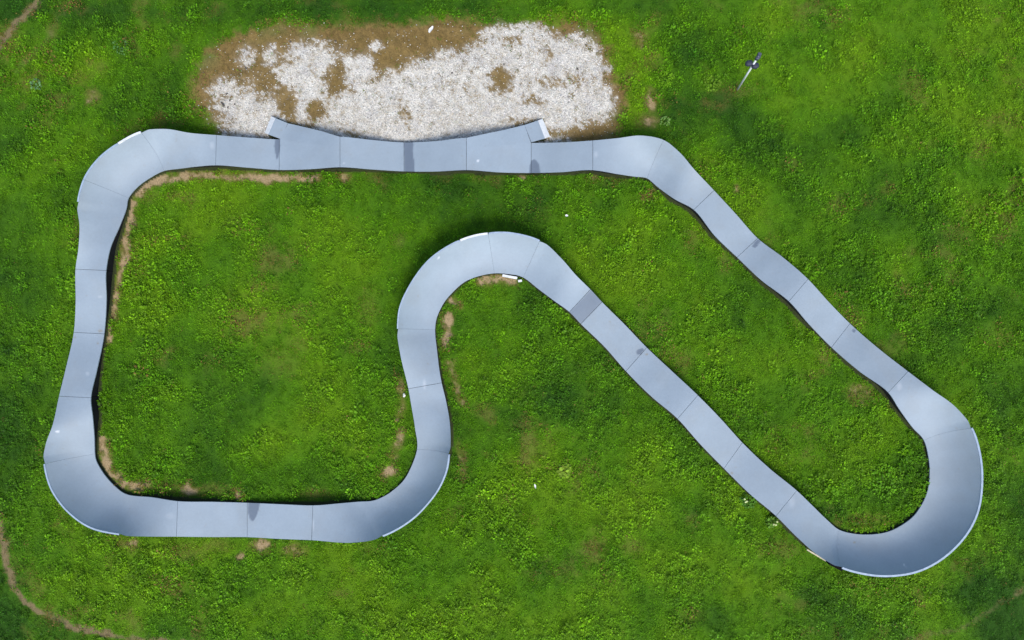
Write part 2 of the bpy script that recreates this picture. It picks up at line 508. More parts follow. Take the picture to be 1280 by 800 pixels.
def entry(quad, plate, sec_label):
    a, b, c, d = [np.array(q, float) for q in quad]     # outer-near, outer-far, inner-far, inner-near (far = towards the end plate)
    us = np.linspace(0, 1, 16); vs = np.linspace(0, 1, 16)
    Pt = np.zeros((16, 16, 3))
    for p, u in enumerate(us):
        for q, v in enumerate(vs):
            pt = (a * (1 - u) + b * u) * (1 - v) + (d * (1 - u) + c * u) * v
            Pt[p, q] = W(pt[0], pt[1], .121 - .002 * u)
    mb = slab(Pt)
    o = mb.build('entry_ramp', M_TRACK, track, surf_attrs(mb.v))
    footprint.append(Pt)
    e0, e1, f1, f0 = plate                             # top edge on the ramp end, bottom edge on the gravel
    top = np.array([W(*e0, .124), W(*e1, .124)]); bot = np.array([W(*f0, .012), W(*f1, .012)])
    m2 = MB()
    th = np.array([0, 0, -.02])
    G = np.array([[top[0], top[1]], [bot[0], bot[1]]])
    m2.grid(G, False, False); m2.grid(G + th, False, True)
    for s, e, f in ((top[0], top[1], 0), (bot[1], bot[0], 0), (top[1], bot[1], 0), (bot[0], top[0], 0)):
        m2.grid(np.array([[s, e], [s + th, e + th]]), False, True)
    w = m2.build('end_plate', M_WHITE, o)
    # side boards under the deck
    for e, q in ((Pt[:, 0], 1), (Pt[:, -1], -1)):
        iw = (Pt[:, -1] - Pt[:, 0]) * q; iw[:, 2] = 0; iw /= np.linalg.norm(iw, axis=1)[:, None]
        strip_panel(e, iw, 'side_panel', o)
    return o


entry([(359.7, 154.0), (344.2, 147.6), (335.4, 168.0), (350.6, 173.6)], [(344.2, 147.6), (335.4, 168.0), (330.6, 166.3), (339.2, 145.4)], '')
entry([(655.7, 156.25), (672.6, 150.6), (681.2, 173.0), (664.1, 177.6)], [(672.6, 150.6), (681.2, 173.0), (687.6, 170.6), (678.2, 148.4)], '')

# black end bracket and pale batten fixed to the outer wall where the big turn begins
sec = sec_objs[[i for i in joints if abs(ST[i, 0] - 1050) < .1][0]]
mb = MB()
p0, p1 = W(1036, 703.2, .62), W(1052, 711.4, .62)
c = (p0 + p1) / 2; ang = math.atan2(p1[1] - p0[1], p1[0] - p0[0])
mb.box((c[0], c[1], .62), (.46, .10, .12), ang, bev=.01)
mb.box((c[0] - .1, c[1] + .02, .32), (.06, .06, .6), ang)
mb.build('bracket', M_BLACK, sec)
mb = MB()
p0, p1 = W(1009, 687.2, .3), W(1035, 702.6, .3)
c = (p0 + p1) / 2; ang = math.atan2(p1[1] - p0[1], p1[0] - p0[0])
mb.box((c[0], c[1], .28), (float(np.linalg.norm(p1 - p0)), .045, .03), ang, bev=.005)
for q in (.15, .85):
    pp = p0 * (1 - q) + p1 * q
    mb.box((pp[0], pp[1], .13), (.03, .03, .28), ang)
mb.build('support_rail', M_WOOD, sec)

# ------------------------------------------------------------------ the site map: one raster of what grows or lies where
MARG = 170
X0, Y0 = -MARG, -MARG
RW, RH = 1280 + 2 * MARG, 800 + 2 * MARG
px, py = np.meshgrid(np.arange(RW) + X0, np.arange(RH) + Y0, indexing='ij')
px = px.astype(np.float32); py = py.astype(np.float32)
wob_x = (fbm(px, py, 34, 1, 4, .6) - .5) * 26
wob_y = (fbm(px, py, 34, 2, 4, .6) - .5) * 26
qx, qy = px + wob_x, py + wob_y
wx2 = px + (fbm(px, py, 12, 3, 3, .6) - .5) * 12
wy2 = py + (fbm(px, py, 12, 4, 3, .6) - .5) * 12


def blob(x, y, rx, ry, ang=0.0, X=None, Y=None, soft=1.0):
    X = wx2 if X is None else X; Y = wy2 if Y is None else Y
    c, s = math.cos(R(ang)), math.sin(R(ang))
    dx, dy = X - x, Y - y
    u, v = (dx * c + dy * s) / rx, (-dx * s + dy * c) / ry
    return sst(1 + .5 * soft, 1 - .5 * soft, np.hypot(u, v))


def line(pts, w, X=None, Y=None):
    X = wx2 if X is None else X; Y = wy2 if Y is None else Y
    d = np.full(X.shape, 1e9, np.float32)
    for (x0, y0), (x1, y1) in zip(pts[:-1], pts[1:]):
        ex, ey = x1 - x0, y1 - y0
        t = np.clip(((X - x0) * ex + (Y - y0) * ey) / (ex * ex + ey * ey), 0, 1)
        d = np.minimum(d, np.hypot(X - x0 - t * ex, Y - y0 - t * ey))
    return sst(w * 1.55, w * .25, d)


def mx(*a):
    r = a[0]
    for b in a[1:]:
        r = np.maximum(r, b)
    return r


# trodden brown ground round the start
SOIL = [(243,134),(237,112),(243,88),(262,62),(300,40),(352,27),(400,32),(436,27),(500,29),(560,22),(600,24),(640,30),(690,26),(740,34),(760,60),(772,95),(782,120),(776,150),(770,180),(700,190),(400,190),(275,178),(268,160),(255,146)]
soil_sd = poly_sd(px + (wob_x * .35), py + (wob_y * .35), SOIL)
soil = sst(10, -10, soil_sd + (fbm(px, py, 8, 8, 4, .7) - .5) * 26)
LIME = [(430,186),(404,172),(390,160),(396,142),(408,122),(428,112),(440,112),(460,101),(475,98),(500,90),(520,79),(545,71),(575,68),(600,56),(613,40),(625,31),(650,30),(668,24),(682,38),(705,50),(720,44),(740,56),(757,84),(746,97),(760,112),(766,132),(756,148),(730,152),(715,165),(700,190)]
lime_sd = poly_sd(wx2, wy2, LIME)
whites = [(307,73,9,11),(339,70,9,11),(392,70,27,14),(398,86,20,12),(358,95,13,13),(345,108,10,6),(285,112,17,11),(300,128,26,14),(316,145,36,32),(385,112,26,22),(378,135,12,18),(449,84,15,15),(445,100,14,14),(470,58,8,5),(372,88,16,10)]
lime = sst(17, -13, lime_sd)
for b in whites:
    lime = np.maximum(lime, (.8 if max(b[2:4]) < 12 else 1) * blob(b[0], b[1], b[2] * 1.1, b[3] * 1.1, soft=1.9))
holes = [(625,98,15,20,0,1),(640,51,22,7,0,.75),(682,66,9,18,0,.6),(664,125,16,6,0,.75),(692,103,34,9,0,.55),(506,142,8,17,0,.75),(357,128,12,17,10,1),(394,137,11,15,0,1),(419,100,13,22,0,1),(331,106,19,12,0,.95),(700,168,40,8,0,.8),(648,153,22,6,0,.75),(585,115,30,10,20,.25),(440,168,22,6,20,.6),(590,78,14,10,0,.3),(720,95,16,8,0,.4),(480,118,30,8,0,.15)]
for x, y, a, b, g, k in holes:
    lime = lime * (1 - .95 * k * blob(x, y, a, b, g, soft=1.6))
speck = fbm(px, py, 6, 12, 4, .85)
lime = lime * soil
lime_soft = lime
lime = sst(.30, .66, lime * .92 + ((speck - .5) * .8 + (fbm(px, py, 3.2, 14, 2, .9) - .5) * 1.15) * sst(0, .25, lime))

# worn strips of dry grass and earth along the inner edge of the track, and the mower's path at the corners
tan = np.zeros_like(px)
stalk = np.zeros_like(px)
for l, w, k in [([(166,252),(163,275),(158,298),(153,328),(147,362),(140,396)],4.5,.95),([(172,240),(186,228),(205,222)],5,1),([(212,220),(300,219),(345,224),(395,223)],4.5,.75),([(325,222),(385,224)],5,.9),
                ([(135,395),(135,425)],4,.9),([(121,495),(122,540)],3,.45),([(127,550),(131,576),(140,594),(156,605)],6,.85),([(150,606),(185,607)],6,.7),([(480,592),(492,588)],6,.8),([(497,470),(503,492),(500,520)],4,.6),([(500,540),(492,575)],5,.5),
                ([(562,372),(573,384)],4,.7),([(560,395),(557,432)],5.5,.9),([(600,352),(622,347),(640,352)],5,.85),([(563,455),(572,490),(580,505)],5,.5),([(575,555),(578,600)],4,.4)]:
    tan = np.maximum(tan, min(1, k * 1.15) * line(l, w * 1.3))
for b, k in [((236,612,12,6),.9),((297,617,6,7),1),((265,612,16,5),.45),((210,610,10,6),.5),((325,683,11,7),.95),((301,695,5,4),.95),((268,682,12,5),.5),((366,688,13,7),.6),((160,679,11,5),.7),((232,690,16,8),.5),((395,618,14,4),.5),
             ((430,222,8,4),.8),((470,221,10,3),.35),((739,221,6,4),.8),((651,221,5,3.5),.7),((600,222,7,3),.4),((620,224,6,4),.5),((555,222,10,3),.3),((812,245,7,7),.6),((770,226,10,4),.4),((866,300,6,10),.55),((906,326,5,8),.5),((1063,398,10,9),.55),((1076,492,13,9),.6),((1082,650,18,5),.45),((977,686,12,6),.5),((922,235,4,4),.6),
             ((606,512,8,6),.45),((800,47,9,11),.6),((815,76,7,8),.5),((812,126,6,14),.75),((808,152,12,8),.75),((115,121,8,9),.6),((74,126,9,7),.5),((56,150,8,8),.35),((218,62,5,6),.5),((65,36,5,8),.5),((95,98,10,6),.4),((124,85,5,5),.45),((34,72,6,6),.4),((335,322,8,10),.35),((500,300,5,5),.4),
             ((1047,259,7,8),.5),((1085,250,6,5),.35),((1250,150,18,7),.4),((1226,180,6,6),.35),((1196,290,12,9),.4),((1110,236,6,6),.4),((990,205,5,5),.4),((1030,440,6,8),.35),((865,650,6,6),.45),((790,683,8,6),.5),((660,566,6,18),.35),((740,690,6,10),.35),((425,742,8,4),.5),((310,405,18,14),.3),((350,455,16,12),.3),((370,430,10,8),.3),((460,385,8,14),.35),((850,452,8,10),.5),((830,445,6,8),.4),((1250,420,14,9),.25),((1190,345,8,8),.25),
             ((920,113,18,5),.5),((895,130,10,5),.3),((1010,790,8,3),.35),((860,770,10,5),.3),((1000,756,4,5),.5)]:
    if k > .56:
        tan = np.maximum(tan, min(1, k * 1.1) * blob(b[0], b[1], b[2] * 1.15, b[3] * 1.15, soft=1.4))
    else:                                          # only a tinge of dead stalks among the green
        stalk = np.maximum(stalk, k * blob(b[0], b[1], b[2] * 1.4, b[3] * 1.4, soft=1.9))
tan = tan * (.72 + .5 * sst(.25, .65, fbm(px, py, 11, 67, 3, .65)))
stalk = np.clip(stalk * .8 + .45 * sst(.55, .80, fbm(px, py, 34, 61, 4, .62)) * sst(.40, .6, fbm(px, py, 130, 63, 2)), 0, .6)
tan = tan * (1 - soil)
path = mx(.95 * line([(-170, 250), (-90, 150), (-20, 82), (4, 52), (22, 28), (46, 4), (80, -50), (140, -170)], 5),
          .35 * line([(22, 86), (45, 62), (66, 34), (84, 8)], 6),
          .9 * line([(-30, 560), (-8, 640), (2, 672), (8, 702), (18, 734), (32, 754), (50, 768)], 5),
          .55 * line([(46, 766), (84, 779)], 5),
          .95 * line([(82, 779), (98, 786)], 5), .95 * line([(104, 786), (138, 793)], 4.5), .6 * line([(138, 793), (165, 799)], 4), .75 * line([(165, 799), (205, 803), (420, 812), (800, 815), (1100, 806)], 4.5),
          .4 * line([(1130, 802), (1170, 794), (1206, 784), (1232, 768), (1256, 752), (1282, 734), (1340, 690), (1400, 600)], 4),
          .3 * blob(1212, 782, 6, 4), .55 * blob(1274, 740, 8, 6, -40))

# kinds of sward: tone > 0 yellow-green, < 0 deep green (species patches, plus painted bank shadows and edge falloff)
tone = (fbm(px, py, 150, 21, 3, .55) - .5) * 1.2 + (fbm(px, py, 56, 24, 4, .52) - .5) * 2.2 + (fbm(px, py, 10, 28, 3, .6) - .5) * .35
for b, k in [((104,78,26,18),.35),((85,90,18,12),.2),((40,112,22,14),.25),((40,190,30,60),.15),((155,58,20,14),-.45),((225,75,18,45),-.45),((205,140,50,16),-.3),((10,8,28,18),-.8),  # dark band outside the upper left turn paints its shadow
             ((240,290,70,50),.3),((390,330,60,60),.18),((210,440,40,60),.25),((395,555,50,40),.2),((470,390,20,30),.2),((600,240,110,30),-.25),((485,370,16,70),-.35),((300,590,120,16),-.3),((500,260,60,40),-.1),  # dark entries beside the loop and bottom straight are painted track shadows
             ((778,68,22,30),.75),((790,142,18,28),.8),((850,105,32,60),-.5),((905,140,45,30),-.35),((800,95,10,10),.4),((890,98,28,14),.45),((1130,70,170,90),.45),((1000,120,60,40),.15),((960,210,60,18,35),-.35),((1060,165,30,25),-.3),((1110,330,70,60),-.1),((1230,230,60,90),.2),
             ((790,320,60,40),.35),((880,420,60,50),.35),((950,440,40,70),.2),((980,520,50,60),.25),((1040,560,40,50),.2),((1105,600,22,16),.4),((1085,628,50,18),-.35),((835,490,20,12),-.25),((915,390,12,26),-.4),  # dark entry inside the big turn is bank shade put into the colour
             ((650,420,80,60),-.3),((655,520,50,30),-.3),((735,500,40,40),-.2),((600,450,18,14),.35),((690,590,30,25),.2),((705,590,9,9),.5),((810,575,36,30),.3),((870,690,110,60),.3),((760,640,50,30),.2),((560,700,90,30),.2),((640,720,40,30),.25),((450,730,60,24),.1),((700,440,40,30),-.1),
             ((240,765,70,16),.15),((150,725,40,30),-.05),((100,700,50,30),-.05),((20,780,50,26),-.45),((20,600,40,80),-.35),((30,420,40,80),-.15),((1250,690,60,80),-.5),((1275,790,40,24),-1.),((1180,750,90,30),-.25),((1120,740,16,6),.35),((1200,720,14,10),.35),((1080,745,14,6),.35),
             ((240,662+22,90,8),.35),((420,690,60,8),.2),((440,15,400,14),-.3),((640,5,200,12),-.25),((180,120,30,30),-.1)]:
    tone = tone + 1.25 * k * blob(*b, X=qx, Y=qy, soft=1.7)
tone = tone - .45 * sst(70, -60, px) - .2 * sst(720, 830, py) * sst(500, 200, px) - .25 * sst(1200, 1330, px) * sst(350, 600, py) + .1  # left margin and lower sides darkened in colour, imitating lens falloff
mown = mx(sst(6, -6, poly_sd(qx * .3 + px * .7, qy * .3 + py * .7, [(-170, 600), (-10, 640), (6, 700), (20, 738), (50, 768), (130, 793), (300, 806), (1100, 806), (1210, 783), (1260, 750), (1400, 640), (1480, 1000), (-170, 1000)])),
          sst(6, -6, poly_sd(px, py, [(-170, 240), (-20, 82), (4, 52), (46, 4), (140, -170), (-170, -170)])), 
          sst(14, -14, poly_sd(qx * .4 + px * .6, qy * .4 + py * .6, [(-170, -170), (1480, -170), (1480, -20), (1000, 8), (860, 20), (780, 16), (600, 10), (430, 14), (300, 22), (180, 8), (60, -20)])) * .8)

shortg = mx(blob(1130, 70, 230, 120, X=qx, Y=qy, soft=1.5), .7 * blob(860, 740, 200, 70, X=qx, Y=qy, soft=1.5), .6 * blob(360, 420, 120, 140, X=qx, Y=qy, soft=1.5))

# where the track sits: no grass
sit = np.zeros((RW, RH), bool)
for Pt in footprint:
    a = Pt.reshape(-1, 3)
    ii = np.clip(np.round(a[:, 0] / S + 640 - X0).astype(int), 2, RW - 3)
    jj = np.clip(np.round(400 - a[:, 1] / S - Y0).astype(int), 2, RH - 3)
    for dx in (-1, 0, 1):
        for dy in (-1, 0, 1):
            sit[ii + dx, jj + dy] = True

# ------------------------------------------------------------------ ground sheet (split into meadow, gravel bed and worn path)
bump = (fbm(px, py, 60, 51, 3) - .5) * .05 + (fbm(px, py, 14, 55, 3) - .5) * .03
edge_f = np.minimum.reduce([px - X0, X0 + RW - 1 - px, py - Y0, Y0 + RH - 1 - py]) / 12
ZG = (bump * np.clip(edge_f, 0, 1) - .03 * (1 - 0)).astype(np.float32)
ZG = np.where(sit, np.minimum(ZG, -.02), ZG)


def lerp(a, b, t):
    return a + (b - a) * t


def sward(t, k):
    """leaf colour from tone (N,) -> (N,3)"""
    deep = np.array([.026, .090, .003]); midg = np.array([.076, .196, .002]); lime_ = np.array([.122, .245, .003])
    t = np.clip(t * .5 + .5, 0, 1)[..., None]
    return np.where(t < .5, lerp(deep, midg, t * 2), lerp(midg, lime_, t * 2 - 1)) * k[..., None]


ones = np.ones_like(tone)
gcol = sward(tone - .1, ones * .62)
earth = np.array([.125, .085, .038]); pale = np.array([.275, .20, .105]); dry = np.array([.15, .105, .030])
gcol = lerp(gcol, np.array([.13, .095, .028]), np.maximum(tan, stalk)[..., None] * .8)
gcol = lerp(gcol, pale, (sst(.5, 1.15, tan + (speck - .5) * 1.1 + (fbm(px, py, 4, 66, 2, .8) - .5) * .6))[..., None])
sc = lerp(np.array([.115, .074, .021]), np.array([.165, .110, .038]), fbm(px, py, 9, 71, 3)[..., None])
sc = sc * (.62 + .76 * fbm(px, py, 3.5, 75, 2, .8)[..., None])
sc = lerp(sc, np.array([.10, .115, .030]), (sst(.45, .75, fbm(px, py, 24, 78, 3)) * sst(-28, -2, soil_sd) * .6)[..., None])
gcol = lerp(gcol, sc, soil[..., None])
lc = lerp(np.array([.37, .325, .25]), np.array([.54, .51, .445]), sst(.3, .65, speck)[..., None])
lc = lerp(lc, np.array([.36, .34, .315]), (sst(.55, .8, fbm(px, py, 16, 81, 4, .6)) * .8)[..., None])
gcol = lerp(gcol, lc, (.72 * lime + .28 * lime_soft * (.5 + speck))[..., None].clip(0, 1))
gcol = lerp(gcol, np.array([.145, .112, .052]), (sst(.2, .85, path + (speck - .5) * .5))[..., None])
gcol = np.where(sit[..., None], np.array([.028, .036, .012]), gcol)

M_GROUND, nt, p = new_mat('meadow_ground')
a = N(nt, 'ShaderNodeAttribute'); a.attribute_name = 'tint'
tc = N(nt, 'ShaderNodeTexCoord')
n1 = N(nt, 'ShaderNodeTexNoise'); n1.inputs['Scale'].default_value = 26; n1.inputs['Detail'].default_value = 4; n1.inputs['Roughness'].default_value = .75
nt.links.new(tc.outputs['Object'], n1.inputs['Vector'])
mr = N(nt, 'ShaderNodeMapRange'); mr.inputs['From Min'].default_value = .28; mr.inputs['From Max'].default_value = .72; mr.inputs['To Min'].default_value = .55; mr.inputs['To Max'].default_value = 1.4
nt.links.new(n1.outputs['Fac'], mr.inputs['Value'])
mm = N(nt, 'ShaderNodeMix', data_type='RGBA', blend_type='MULTIPLY'); mm.inputs[0].default_value = 1
nt.links.new(a.outputs['Color'], mm.inputs[6]); nt.links.new(mr.outputs['Result'], mm.inputs[7])
nt.links.new(mm.outputs[2], p.inputs['Base Color'])
p.inputs['Roughness'].default_value = .9; p.inputs['Specular IOR Level'].default_value = .15
bp = N(nt, 'ShaderNodeBump'); bp.inputs['Strength'].default_value = .5; bp.inputs['Distance'].default_value = .03
nt.links.new(n1.outputs['Fac'], bp.inputs['Height']); nt.links.new(bp.outputs['Normal'], p.inputs['Normal'])


def big_mesh(name, co, quads, col, mat, smooth=True):
    me = bpy.data.meshes.new(name)
    k = quads.shape[1]
    me.vertices.add(len(co)); me.vertices.foreach_set('co', np.ascontiguousarray(co, np.float32).ravel())
    me.loops.add(quads.size); me.loops.foreach_set('vertex_index', np.ascontiguousarray(quads, np.int32).ravel())
    me.polygons.add(len(quads))
    me.polygons.foreach_set('loop_start', np.arange(0, quads.size, k, dtype=np.int32))
    me.update(calc_edges=True)
    if smooth:
        me.polygons.foreach_set('use_smooth', np.ones(len(quads), bool))
    at = me.attributes.new('tint', 'FLOAT_COLOR', 'POINT')
    at.data.foreach_set('color', np.concatenate([col, np.ones((len(col), 1))], 1).astype(np.float32).ravel())
    me.materials.append(mat)
    me.validate()
    o = bpy.data.objects.new(name, me); COL.objects.link(o)
    return o


ST2 = 2
gi = np.arange(0, RW, ST2); gj = np.arange(0, RH, ST2)
GX, GY = (px[np.ix_(gi, gj)] - 640) * S, (400 - py[np.ix_(gi, gj)]) * S
gz = ZG[np.ix_(gi, gj)]
co = np.stack([GX, GY, gz], -1).reshape(-1, 3)
cc = gcol[np.ix_(gi, gj)].reshape(-1, 3)
n, m = len(gi), len(gj)
idx = np.arange(n * m).reshape(n, m)
quads = np.stack([idx[:-1, :-1], idx[:-1, 1:], idx[1:, 1:], idx[1:, :-1]], -1).reshape(-1, 4)
zone = np.zeros((n - 1, m - 1), int)
zone[soil[np.ix_(gi, gj)][:-1, :-1] > .5] = 1
zone[(path[np.ix_(gi, gj)][:-1, :-1] > .55)] = 2
zone = zone.ravel()


def sub(name, z, extra=None):
    q = quads[zone == z]
    u, inv = np.unique(q, return_inverse=True)
    c, k = co[u], cc[u]
    q = inv.reshape(-1, 4)
    if extra is not None:
        q = np.concatenate([q, extra[1] + len(c)]); c = np.concatenate([c, extra[0]]); k = np.concatenate([k, extra[2]])
    return tag(big_mesh(name, c, q, k, M_GROUND), kind='structure')


# the meadow goes on to the horizon
bx0, bx1 = GX.min(), GX.max(); by0, by1 = GY.min(), GY.max(); FAR = 1500
fx = [-FAR, bx0, bx1, FAR]; fy = [-FAR, by0, by1, FAR]
fc = np.array([(x, y, -.03) for x in fx for y in fy])
fq = np.array([(i * 4 + j, (i + 1) * 4 + j, (i + 1) * 4 + j + 1, i * 4 + j + 1) for i in range(3) for j in range(3) if not (i == 1 and j == 1)])
tag(sub('ground', 0, (fc, fq, np.tile([.06, .13, .006], (16, 1)))), 'green meadow ground around the grey track', 'ground')
tag(sub('gravel_bed', 1), 'trodden brown earth patch with white gravel beside the starting ramps', 'gravel bed')
tag(sub('dirt_path', 2), 'narrow worn earth path at the corners of the meadow', 'path')


# ------------------------------------------------------------------ sward: blades and clover leaves
def at(a, ii, jj):
    return a[ii, jj]


NCL = 105000
cxp = rng.random(NCL) * (RW - 3) + 1; cyp = rng.random(NCL) * (RH - 3) + 1
ii, jj = cxp.astype(int), cyp.astype(int)
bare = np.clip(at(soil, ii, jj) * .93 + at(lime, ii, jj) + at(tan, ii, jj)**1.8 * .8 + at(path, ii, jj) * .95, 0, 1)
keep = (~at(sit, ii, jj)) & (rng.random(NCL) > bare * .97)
cxp, cyp, ii, jj = cxp[keep], cyp[keep], ii[keep], jj[keep]
ncl = len(cxp)
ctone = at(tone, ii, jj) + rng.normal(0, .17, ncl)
cval = np.exp(rng.normal(0, .10, ncl))
cval = cval * (.64 + .72 * sst(.22, .78, fbm(cxp, cyp, 2.9, 97, 2, .8)))
cmown = at(mown, ii, jj); cdry = np.clip(at(stalk, ii, jj) * 1.0 + at(tan, ii, jj) * 1.0 + at(soil, ii, jj) * .9 + at(path, ii, jj) + (rng.random(ncl) < .01) * .4, 0, 1)
tone = tone - .25 * mown
ctone = ctone - .25 * cmown  # mown turf is darker, and its tone also paints the corner falloff
csize = np.exp(rng.normal(0, .28, ncl)) * (1 - .22 * cmown) * (1 - .15 * at(shortg, ii, jj)) * (1 - .35 * cdry) * (.9 + .5 * (fbm(cxp, cyp, 60, 91, 2) - .3))
PER = 22
k = np.repeat(np.arange(ncl), PER)
nl = len(k)
az = rng.random(nl) * 2 * math.pi
rad = np.sqrt(rng.random(nl)) * .085 * csize[k]
bx = (cxp[k] + X0 - 640) * S + np.cos(az) * rad
by = (400 - cyp[k] - Y0) * S + np.sin(az) * rad
li = np.clip(np.round(bx / S + 640 - X0).astype(int), 0, RW - 1); lj = np.clip(np.round(400 - by / S - Y0).astype(int), 0, RH - 1)
ok = ~sit[li, lj]
k, az, bx, by, li, lj = k[ok], az[ok], bx[ok], by[ok], li[ok], lj[ok]
nl = len(k)
clover = (fbm(cxp, cyp, 40, 95, 3) + rng.normal(0, .08, ncl) > .52)[k]
bz = ZG[li, lj]
L_ = (.027 + .026 * rng.random(nl)) * csize[k]
wd = np.where(clover, .62 * L_, .30 * L_)
el = np.where(clover, rng.normal(18, 14, nl), rng.normal(32, 16, nl)) * math.pi / 180
hz = np.where(clover, (.03 + .07 * rng.random(nl)) * csize[k], .012 * rng.random(nl) + .01) * np.where(rng.random(nl) < .5, 1, .6)
az2 = az + rng.normal(0, .9, nl)
d = np.stack([np.cos(az2) * np.cos(el), np.sin(az2) * np.cos(el), np.sin(el)], 1)
s_ = np.stack([-np.sin(az2), np.cos(az2), rng.normal(0, .25, nl)], 1)
base = np.stack([bx, by, bz + hz], 1)
tip = base + d * L_[:, None]
midp = base + d * (L_ * np.where(clover, .55, .4))[:, None]
lv = np.stack([base, midp + s_ * wd[:, None] * .5, tip, midp - s_ * wd[:, None] * .5], 1).reshape(-1, 3)
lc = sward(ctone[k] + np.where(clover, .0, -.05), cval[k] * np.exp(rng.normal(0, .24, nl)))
dryc = np.array([.165, .112, .026]) * (.7 + .6 * rng.random((nl, 1)))
isdry = rng.random(nl) < cdry[k] * .85
lc = np.where(isdry[:, None], dryc, lc)
lc = np.repeat(lc, 4, 0)
tag(big_mesh('grass', lv, np.arange(nl * 4).reshape(-1, 4), lc, M_LEAF, False), 'short green grass and clover covering the meadow', 'grass', kind='stuff')

# ------------------------------------------------------------------ loose limestone chips
NG = 80000
gx = 225 + rng.random(NG) * 570; gy = 10 + rng.random(NG) * 175
ii, jj = (gx - X0).astype(int), (gy - Y0).astype(int)
keep = (rng.random(NG) < lime[ii, jj] * .65 + lime_soft[ii, jj] * .3 + soil[ii, jj] * .015) & ~sit[ii, jj]
gx, gy, ii, jj = gx[keep], gy[keep], ii[keep], jj[keep]
ng = len(gx)
octv = np.array([(1, 0, 0), (0, 1, 0), (-1, 0, 0), (0, -1, 0), (0, 0, 1), (0, 0, -.6)], float)
octf = np.array([(0, 1, 4), (1, 2, 4), (2, 3, 4), (3, 0, 4), (1, 0, 5), (2, 1, 5), (3, 2, 5), (0, 3, 5)])
r = .010 + .012 * rng.random(ng)**2
th = rng.random(ng) * 6.28
jit = 1 + rng.normal(0, .22, (ng, 6, 3))
V = octv[None] * jit * r[:, None, None] * np.array([1.2, .9, .7])
ct, stn = np.cos(th)[:, None], np.sin(th)[:, None]
V = np.stack([V[..., 0] * ct - V[..., 1] * stn, V[..., 0] * stn + V[..., 1] * ct, V[..., 2]], -1)
V += np.stack([(gx - 640) * S, (400 - gy) * S, ZG[ii, jj] + r * .3], 1)[:, None]
gv = np.clip(rng.normal(.51, .14, ng), .1, .78)
gc = gv[:, None] * np.array([1, .965, .875])[None] * (1 + rng.normal(0, .02, (ng, 3)))
F = (octf[None] + (np.arange(ng) * 6)[:, None, None]).reshape(-1, 3)
tag(big_mesh('gravel', V.reshape(-1, 3), F, np.repeat(gc, 6, 0), M_GRIT, False), 'loose white limestone gravel strewn in front of the ramps', 'gravel', kind='stuff')


# ------------------------------------------------------------------ single small things
def ground_z(x, y):
    return float(ZG[int(round(x - X0)), int(round(y - Y0))])


def stone(x, y, r, mat, name, label, cat, group=None, squash=.6, seed=0):
    rg = np.random.default_rng(seed)
    mb = MB()
    n, m = 9, 14
    P = np.zeros((n, m, 3))
    ph = rg.random(4) * 6.28
    for a in range(n):
        f = math.pi * a / (n - 1)
        for b in range(m):
            t = 2 * math.pi * b / (m - 1)
            q = r * (1 + .16 * math.sin(2 * t + ph[0]) + .1 * math.sin(3 * t + ph[1] + f) + .08 * math.cos(5 * f + t * 0 + ph[2]))
            P[a, b] = (q * math.sin(f) * math.cos(t) * 1.2, q * math.sin(f) * math.sin(t) * .85, q * math.cos(f) * squash)
    mb.grid(P, True)
    o = mb.build(name, mat)
    o.location = ((x - 640) * S, (400 - y) * S, ground_z(x, y) + r * squash * .5)
    o.rotation_euler[2] = rg.random() * 6
    return tag(o, label, cat, group)


stone(505.2, 494, .055, M_PAPER, 'white_stone', 'large white stone on bare earth beside the left edge of the winding middle stretch', 'stone', seed=1)
M_DKST = simple('dark_stone', (.07, .06, .05), .85, var=.3, scale=20)
for q, (x, y, r) in enumerate([(283, 117, .035), (287, 125, .03), (279, 131, .05), (284.5, 134, .03), (276.5, 128, .03), (293, 130, .028), (363, 52, .03), (419, 50.5, .028), (722, 86, .035), (630, 80, .03), (307, 84.5, .032), (565, 91, .03)]):
    stone(x, y, r, M_DKST, 'dark_stone', 'small dark clod of earth lying on the trodden gravel patch', 'earth clod', 'dark clods on the gravel patch', seed=10 + q)

# white board and block under the inner edge of the top turn
mb = MB()
p0, p1 = W(628, 344.2, .05), W(646.5, 347.6, .05)
c = (p0 + p1) / 2; ang = math.atan2(p1[1] - p0[1], p1[0] - p0[0])
mb.box((0, 0, 0), (.48, .08, .05), 0, bev=.006)
o = mb.build('white_board', M_WHITE)
o.location = (c[0], c[1], .05); o.rotation_euler[2] = ang
tag(o, 'short white board lying along the inner edge of the hairpin turn in the middle', 'board')
mb = MB(); mb.box((0, 0, 0), (.13, .075, .05), 0, bev=.012)
o = mb.build('white_block', M_WHITE); o.location = (*W(650, 351, .05)[:2], .055); o.rotation_euler[2] = .15
tag(o, 'small white block in the grass beside the end of the white board', 'block')


def scrap(x, y, ln, wd, ang, label, fold=.03, lift=.05):
    """a creased bit of paper or film with a real fold"""
    n, m = 7, 4
    P = np.zeros((n, m, 3))
    for a in range(n):
        u = a / (n - 1)
        wv = wd * (math.sin(math.pi * (u * .85 + .1)))**.7
        for b in range(m):
            v = b / (m - 1) - .5
            P[a, b] = ((u - .5) * ln, v * wv + .1 * wd * math.sin(5 * u), fold * abs(v) * 2 + .012 * math.sin(7 * u))
    mb = MB(); mb.grid(P, True, True); Q = P.copy(); Q[..., 2] -= .003; mb.grid(Q, True, False)
    o = mb.build('paper_scrap', M_PAPER)
    o.location = ((x - 640) * S, (400 - y) * S, ground_z(x, y) + lift); o.rotation_euler[2] = R(ang)
    return tag(o, label, 'litter')


